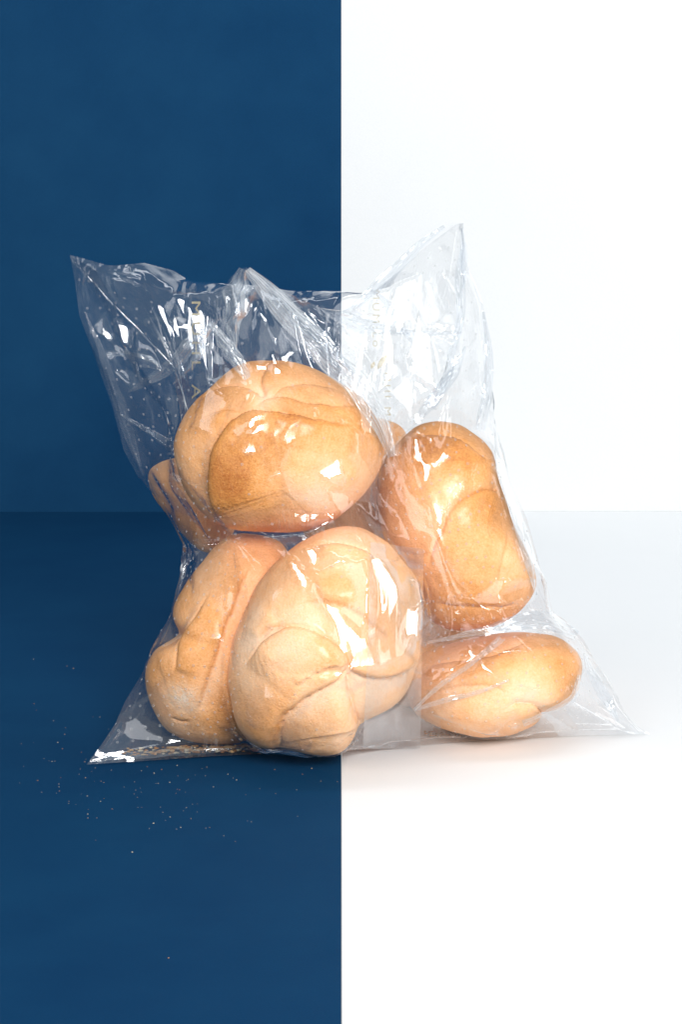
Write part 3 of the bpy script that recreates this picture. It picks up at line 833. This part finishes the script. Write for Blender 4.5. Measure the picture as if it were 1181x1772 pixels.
MAT_PLEAT = film_mat('clear_film_pleated', 0.11, 0.45, 0.06, (0.89, 0.915, 0.945, 1), 2.8)
MAT_BUNCH = film_mat('clear_film_bunched', 0.26, 0.5, 0.08, (0.89, 0.915, 0.945, 1), 2.8)
def pleat(name, path, widths, ribs, lift=0.0015, depth=0.0012, seed=0, sheet_=None):
    """film gathered into lengthwise folds along a path (photo pixels), lying on the sheet"""
    n, m = 70, max(9, ribs * 6 + 1)
    dq = dense(path, n)
    tan = np.gradient(dq, axis=0); tan /= np.linalg.norm(tan, axis=1)[:, None]
    nr = np.stack([-tan[:, 1], tan[:, 0]], -1)
    t = np.linspace(0, 1, n); w = np.interp(t, np.linspace(0, 1, len(widths)), widths)
    x = np.linspace(0, 1, m)
    jag = vnoise(np.stack([t * 0.1, t * 0, t * 0], -1), 0.012, seed) * 0.18
    q = dq[:, None] + nr[:, None] * ((x[None] - 0.5 + jag[:, None]) * w[:, None])[..., None]
    G = near_depth(PF if sheet_ is None else sheet_, q.reshape(-1, 2)).reshape(n, m, 3)
    for _ in range(10):
        G[1:-1] = (G[:-2] + G[2:] + 2 * G[1:-1]) / 4
        G[:, 1:-1] = (G[:, :-2] + G[:, 2:] + 2 * G[:, 1:-1]) / 4
    T, X = np.meshgrid(t, x, indexing='ij')
    ph = X * ribs + 0.35 * vnoise(np.stack([T * 0.1, X * 0.02, T * 0 + 0.3], -1).reshape(-1, 3), 0.014, seed + 4).reshape(n, m)
    tri = np.abs((ph % 1.0) * 2 - 1)
    amp = depth * (0.5 + 0.5 * vnoise(np.stack([X * 0.1, T * 0.03, T * 0], -1).reshape(-1, 3), 0.02, seed + 8).reshape(n, m)) * np.sin(np.pi * np.clip(X, 0.03, 0.97)) ** 0.5
    crumple = vnoise(G.reshape(-1, 3), 0.0045, seed + 12).reshape(n, m) * 0.0007 + vnoise(G.reshape(-1, 3), 0.0022, seed + 13).reshape(n, m) * 0.0003
    G = G - FWD * (lift + tri * amp + crumple)[..., None]
    return film_object(name, G, FRONT, MAT_BUNCH if seed in (1, 2, 4) else MAT_PLEAT, (max(widths) * 0.0003, np.linalg.norm(np.diff(dq, axis=0), axis=1).sum() * 0.0003))
pleat('folded_pleat', [(424, 467), (413, 500), (406, 545), (407, 603)], [18, 48, 30, 6], 3, 0.001, 0.004, 1)
pleat('folded_pleat', [(428, 468), (470, 510), (520, 566), (565, 615), (612, 660), (655, 722), (680, 790)], [14, 40, 44, 40, 46, 34, 14], 7, 0.001, 0.0042, 2)
pleat('folded_pleat', [(475, 505), (550, 575), (605, 640)], [6, 22, 14], 3, 0.002, 0.002, 3)
pleat('folded_pleat', [(367, 560), (392, 600), (414, 632), (430, 655)], [5, 24, 26, 12], 2, 0.001, 0.002, 4)
pleat('folded_pleat', [(366, 562), (352, 592), (333, 632), (300, 665)], [4, 14, 10, 4], 2, 0.001, 0.0016, 5)
pleat('folded_pleat', [(186, 617), (215, 612), (250, 625), (284, 640)], [4, 12, 24, 8], 2, 0.001, 0.002, 6)
pleat('folded_pleat', [(590, 548), (640, 566), (690, 572), (740, 577), (800, 576)], [40, 26, 12, 8, 3], 3, 0.001, 0.0016, 7)
pleat('folded_pleat', [(803, 420), (796, 480), (800, 540), (785, 600), (775, 650), (745, 705)], [6, 18, 16, 12, 16, 22], 3, 0.001, 0.002, 8)
pleat('folded_pleat', [(770, 392), (720, 430), (660, 490), (610, 535)], [6, 16, 22, 10], 3, 0.001, 0.0014, 9)
pleat('folded_pleat', [(718, 1226), (760, 1188), (820, 1145), (870, 1106)], [5, 9, 8, 14], 1, 0.0012, 0.0016, 10)
pleat('folded_pleat', [(716, 1228), (770, 1212), (830, 1196), (882, 1176)], [6, 10, 8, 3], 1, 0.0012, 0.0016, 11)
pleat('folded_pleat', [(740, 1112), (810, 1098), (880, 1083), (950, 1075), (1000, 1098)], [5, 10, 22, 34, 16], 3, 0.001, 0.002, 12)
pleat('folded_pleat', [(906, 1252), (950, 1232), (990, 1208), (1004, 1168)], [12, 10, 14, 6], 2, 0.001, 0.002, 13)
pleat('side_seam', [(148, 540), (176, 612), (206, 700), (230, 770), (248, 822)], [1, 12, 18, 20, 2], 2, 0.0008, 0.0012, 14)
pleat('side_seam', [(856, 740), (872, 828), (892, 890), (912, 950), (930, 1030)], [2, 16, 18, 22, 4], 2, 0.0008, 0.0014, 15)
pleat('side_seam', [(1012, 1130), (1030, 1175), (1052, 1214), (1072, 1250)], [2, 18, 20, 3], 2, 0.0008, 0.0016, 16)
pleat('folded_pleat', [(838, 540), (846, 600), (846, 660), (832, 745)], [4, 14, 18, 20], 3, 0.001, 0.002, 19)
pleat('folded_pleat', [(712, 735), (745, 700), (780, 655), (806, 600)], [8, 24, 20, 4], 2, 0.001, 0.002, 20)
pleat('folded_pleat', [(800, 395), (804, 440), (803, 500)], [3, 14, 4], 2, 0.001, 0.0016, 21)
pleat('folded_pleat', [(640, 500), (665, 520), (690, 560), (720, 600)], [3, 12, 14, 3], 2, 0.001, 0.0016, 22)
pleat('bottom_seam', [(156, 1316), (220, 1308), (300, 1301), (400, 1297)], [4, 14, 14, 3], 1, 0.0006, 0.0006, 17)

pleat('folded_pleat', [(222, 678), (270, 650), (330, 600), (380, 550)], [4, 22, 28, 5], 5, 0.001, 0.002, 18)

# printed words and an ear of grain on the back sheet, read through the film
def printed(name, text, px, py0, py1, size, ink):
    cu = bpy.data.curves.new('words', 'FONT')
    cu.body = text; cu.size = 1.0; cu.space_character = 1.35; cu.offset = 0.0
    ob = bpy.data.objects.new('words', cu)
    COL.objects.link(ob)
    dg = bpy.context.evaluated_depsgraph_get()
    me = bpy.data.meshes.new_from_object(ob.evaluated_get(dg))
    bpy.data.objects.remove(ob)
    bm = bmesh.new(); bm.from_mesh(me)
    bmesh.ops.triangulate(bm, faces=bm.faces[:])
    bmesh.ops.subdivide_edges(bm, edges=[e for e in bm.edges if e.calc_length() > 0.15], cuts=2)
    V = np.array([v.co[:] for v in bm.verts])
    x = (V[:, 0] - V[:, 0].min()) / np.ptp(V[:, 0])
    q = np.stack([px - (V[:, 1] - 0.35) * size, py0 + x * (py1 - py0)], -1)   # letters turned a quarter to the right
    W3 = near_depth(PB, q) - FWD * 0.0006
    for v, p in zip(bm.verts, W3): v.co = p
    bm.to_mesh(me); bm.free()
    me.name = name
    return link(name, me, ink, BACK, False)
printed('printed_words', 'MUHL A', 340, 522, 690, -22, MAT_INK)
printed('printed_words', 'MUM:Lo', 652, 503, 600, -18, MAT_INK)
printed('printed_words', 'MIII M2', 672, 645, 735, -16, MAT_INK)
bmv, bmf = [], []
def leaf(cx, cy, ln, wd, ang):
    base = len(bmv); n = 8
    for k in range(n + 1):
        t = k / n; w = wd * math.sin(math.pi * t) ** 0.8
        for sg in (-1, 1):
            x, y = (t - 0.5) * ln, sg * w
            bmv.append((cx + x * math.cos(ang) - y * math.sin(ang), cy + x * math.sin(ang) + y * math.cos(ang)))
    for k in range(n): bmf.append((base + 2 * k, base + 2 * k + 1, base + 2 * k + 3, base + 2 * k + 2))
leaf(662, 626, 30, 5, -1.0); leaf(646, 632, 14, 3.4, -1.1); leaf(672, 610, 10, 2, -1.2); leaf(674, 614, 12, 1.2, -0.7); leaf(668, 606, 12, 1.0, -1.5)
G = near_depth(PB, np.array(bmv)) - FWD * 0.0006
link('printed_grain_ear', mesh_from('printed_grain_ear', G, bmf), MAT_INK, BACK, False)

# pin-hole rims punched through both sheets
def rims(P, step_u, step_v, keep):
    nv, nu, _ = P.shape
    Vs, Fs = [], []
    seg = 9
    for j, vv in enumerate(np.arange(4, nv - 4, step_v)):
        for uu in np.arange(4 + (step_u / 2 if j % 2 else 0), nu - 4, step_u):
            if not keep(uu / nu, vv / nv): continue
            iu, iv = int(uu), int(vv)
            p = P[iv, iu]
            a = P[iv, iu + 1] - P[iv, iu - 1]; b = P[iv + 1, iu] - P[iv - 1, iu]
            a = a / (np.linalg.norm(a) + 1e-9); n = np.cross(a, b); n /= (np.linalg.norm(n) + 1e-9)
            b = np.cross(n, a)
            base = len(Vs)
            for k in range(seg):
                t = 2 * math.pi * k / seg
                d = a * math.cos(t) + b * math.sin(t)
                for r, h in ((0.00042, 0.0), (0.00055, 0.00012), (0.00068, 0.0)):
                    Vs.append(p + d * r + n * h); 
            for k in range(seg):
                k2 = (k + 1) % seg
                for m in range(3):
                    m2 = (m + 1) % 3
                    Fs.append((base + 3 * k + m, base + 3 * k2 + m, base + 3 * k2 + m2, base + 3 * k + m2))
    return np.array(Vs), Fs
ok = lambda u, v: RNG.random() < (0.12 if 0.27 < u < 0.62 else 0.93)
Vr, Fr = rims(PF, 6.8, 6.0, ok)
tag(link('pinhole_rims', mesh_from('pinhole_rims', Vr, Fr), MAT_RING, FRONT), kind='stuff')

# ------------------------------------------------------------------ crumbs
CRUMB_MATS = (('brown', MAT_CRUMB), ('pale', MAT_CRUMB_PALE), ('dark', MAT_CRUMB_DARK))
def crumb_shape(r):
    bm = bmesh.new()
    bmesh.ops.create_icosphere(bm, subdivisions=1, radius=1.0)
    sx, sy, sz = r.uniform(0.8, 1.4), r.uniform(0.5, 1.0), r.uniform(0.4, 0.7)
    for v in bm.verts:
        k = r.uniform(0.65, 1.2)
        v.co = Vector((v.co.x * sx * k, v.co.y * sy * k, v.co.z * sz * k))
    me = bpy.data.meshes.new('bread_crumb'); bm.to_mesh(me); bm.free()
    return me
CM = {}
for nm, mt in CRUMB_MATS:
    CM[nm] = [crumb_shape(random.Random(len(nm) * 10 + k)) for k in range(3)]
    for me in CM[nm]: me.materials.append(mt)
def crumb(p, r, nm, label, group):
    o = bpy.data.objects.new('bread_crumb', random.choice(CM[nm]))
    COL.objects.link(o)
    o.location = (p[0], p[1], p[2] + r * 0.3)
    o.scale = (r, r, r)
    o.rotation_euler = (0, 0, random.uniform(0, 6.28))
    return tag(o, label, 'crumb', group)
BIG = [(58, 1141), (116, 1153), (127, 1157), (59, 1218), (63, 1229), (100, 1285), (161, 1241), (173, 1241), (189, 1273), (188, 1262), (112, 1271), (108, 1296), (141, 1302), (76, 1313), (90, 1318), (139, 1331), (137, 1340),
       (148, 1346), (165, 1329), (105, 1346), (65, 1351), (102, 1357), (102, 1362), (103, 1369), (175, 1352), (245, 1334), (255, 1327), (280, 1332), (267, 1338), (233, 1353), (270, 1356), (215, 1362), (307, 1325),
       (326, 1349), (311, 1367), (307, 1366), (305, 1373), (238, 1380), (294, 1354), (180, 1382), (174, 1387), (194, 1400), (331, 1417), (313, 1432), (306, 1435), (266, 1425), (323, 1398), (282, 1406), (152, 1409),
       (476, 1332), (524, 1340), (395, 1340), (410, 1350), (450, 1365), (514, 1367), (556, 1352), (540, 1330), (370, 1362), (350, 1330), (292, 1658), (229, 1475)]
for (x, y) in BIG:
    nm = random.choice(('brown', 'pale', 'pale', 'dark'))
    if y > 1450: where = 'alone on the blue floor in the near foreground'
    elif y < 1325 and x < 200: where = "on the blue floor beside the bag's left edge"
    elif y > 1395: where = 'on the blue floor well in front of the bag'
    elif x < 200: where = "on the blue floor just below the bag's left corner"
    else: where = "on the blue floor close in front of the bag's bottom edge"
    crumb(on_floor(x, y), random.uniform(0.00022, 0.00050), nm, 'tiny %s crumb %s' % (nm, where), '%s crumbs %s' % (nm, where))
def crumb_mass(name, spots, kind_mats):
    bm = bmesh.new()
    for (p, r) in spots:
        g = bmesh.ops.create_icosphere(bm, subdivisions=1, radius=1.0)['verts']
        sx, sy = random.uniform(0.8, 1.5), random.uniform(0.5, 1.0)
        mi = random.randrange(len(kind_mats))
        for v in g:
            k = random.uniform(0.65, 1.2)
            v.co = Vector((p[0] + v.co.x * r * sx * k, p[1] + v.co.y * r * sy * k, p[2] + r * 0.3 + v.co.z * r * 0.5 * k))
        for f in {f for v in g for f in v.link_faces}: f.material_index = mi
    me = bpy.data.meshes.new(name); bm.to_mesh(me); bm.free()
    for m in kind_mats: me.materials.append(m)
    return link(name, me, None, None, False)
sp = []
while len(sp) < 60:
    x = random.gauss(240, 130); y = random.gauss(1335, 75)
    if not (5 < x < 585 and 1120 < y < 1460) or (y < 1325 and x > 150): continue
    sp.append((on_floor(x, y), random.uniform(0.00014, 0.00027)))
tag(crumb_mass('crumb_dust', sp, [MAT_CRUMB_PALE, MAT_CRUMB]), 'fine pale crumb dust sprinkled over the blue floor around the bag', 'crumb dust', None, 'stuff')
sp = []
for k in range(330):
    t = random.random() ** 0.8
    sp.append((on_floor(215 + 370 * t + random.uniform(-10, 10), 1308 - 14 * t + random.uniform(-12, 1), 0.002 + random.random() * 0.001), random.uniform(0.0006, 0.0016)))
for k in range(70):
    sp.append((on_floor(735 + 150 * random.random(), 1266 + random.uniform(0, 9), 0.002), random.uniform(0.0004, 0.0010)))
tag(crumb_mass('crust_crumbs', sp, [MAT_CRUMB, MAT_CRUMB_DARK, MAT_CRUMB_DARK, MAT_CRUMB_PALE]), 'brown crust crumbs gathered inside the bag along its bottom seam', 'crumbs', None, 'stuff')
for (x, y, r) in [(262, 1303, .0016), (285, 1300, .0019), (300, 1296, .0022), (318, 1297, .002), (345, 1298, .0015), (372, 1294, .002), (398, 1295, .0024), (425, 1293, .002), (455, 1292, .0016), (500, 1295, .0013)]:
    o = crumb(on_floor(x, y, 0.0025), r, 'brown', 'brown crust flake inside the bag at the foot of the left rolls', 'crust flakes at the bottom of the bag')
    o.scale = (r * 1.9, r, r * 0.7); o.rotation_euler = (0, 0, random.uniform(-0.3, 0.3))
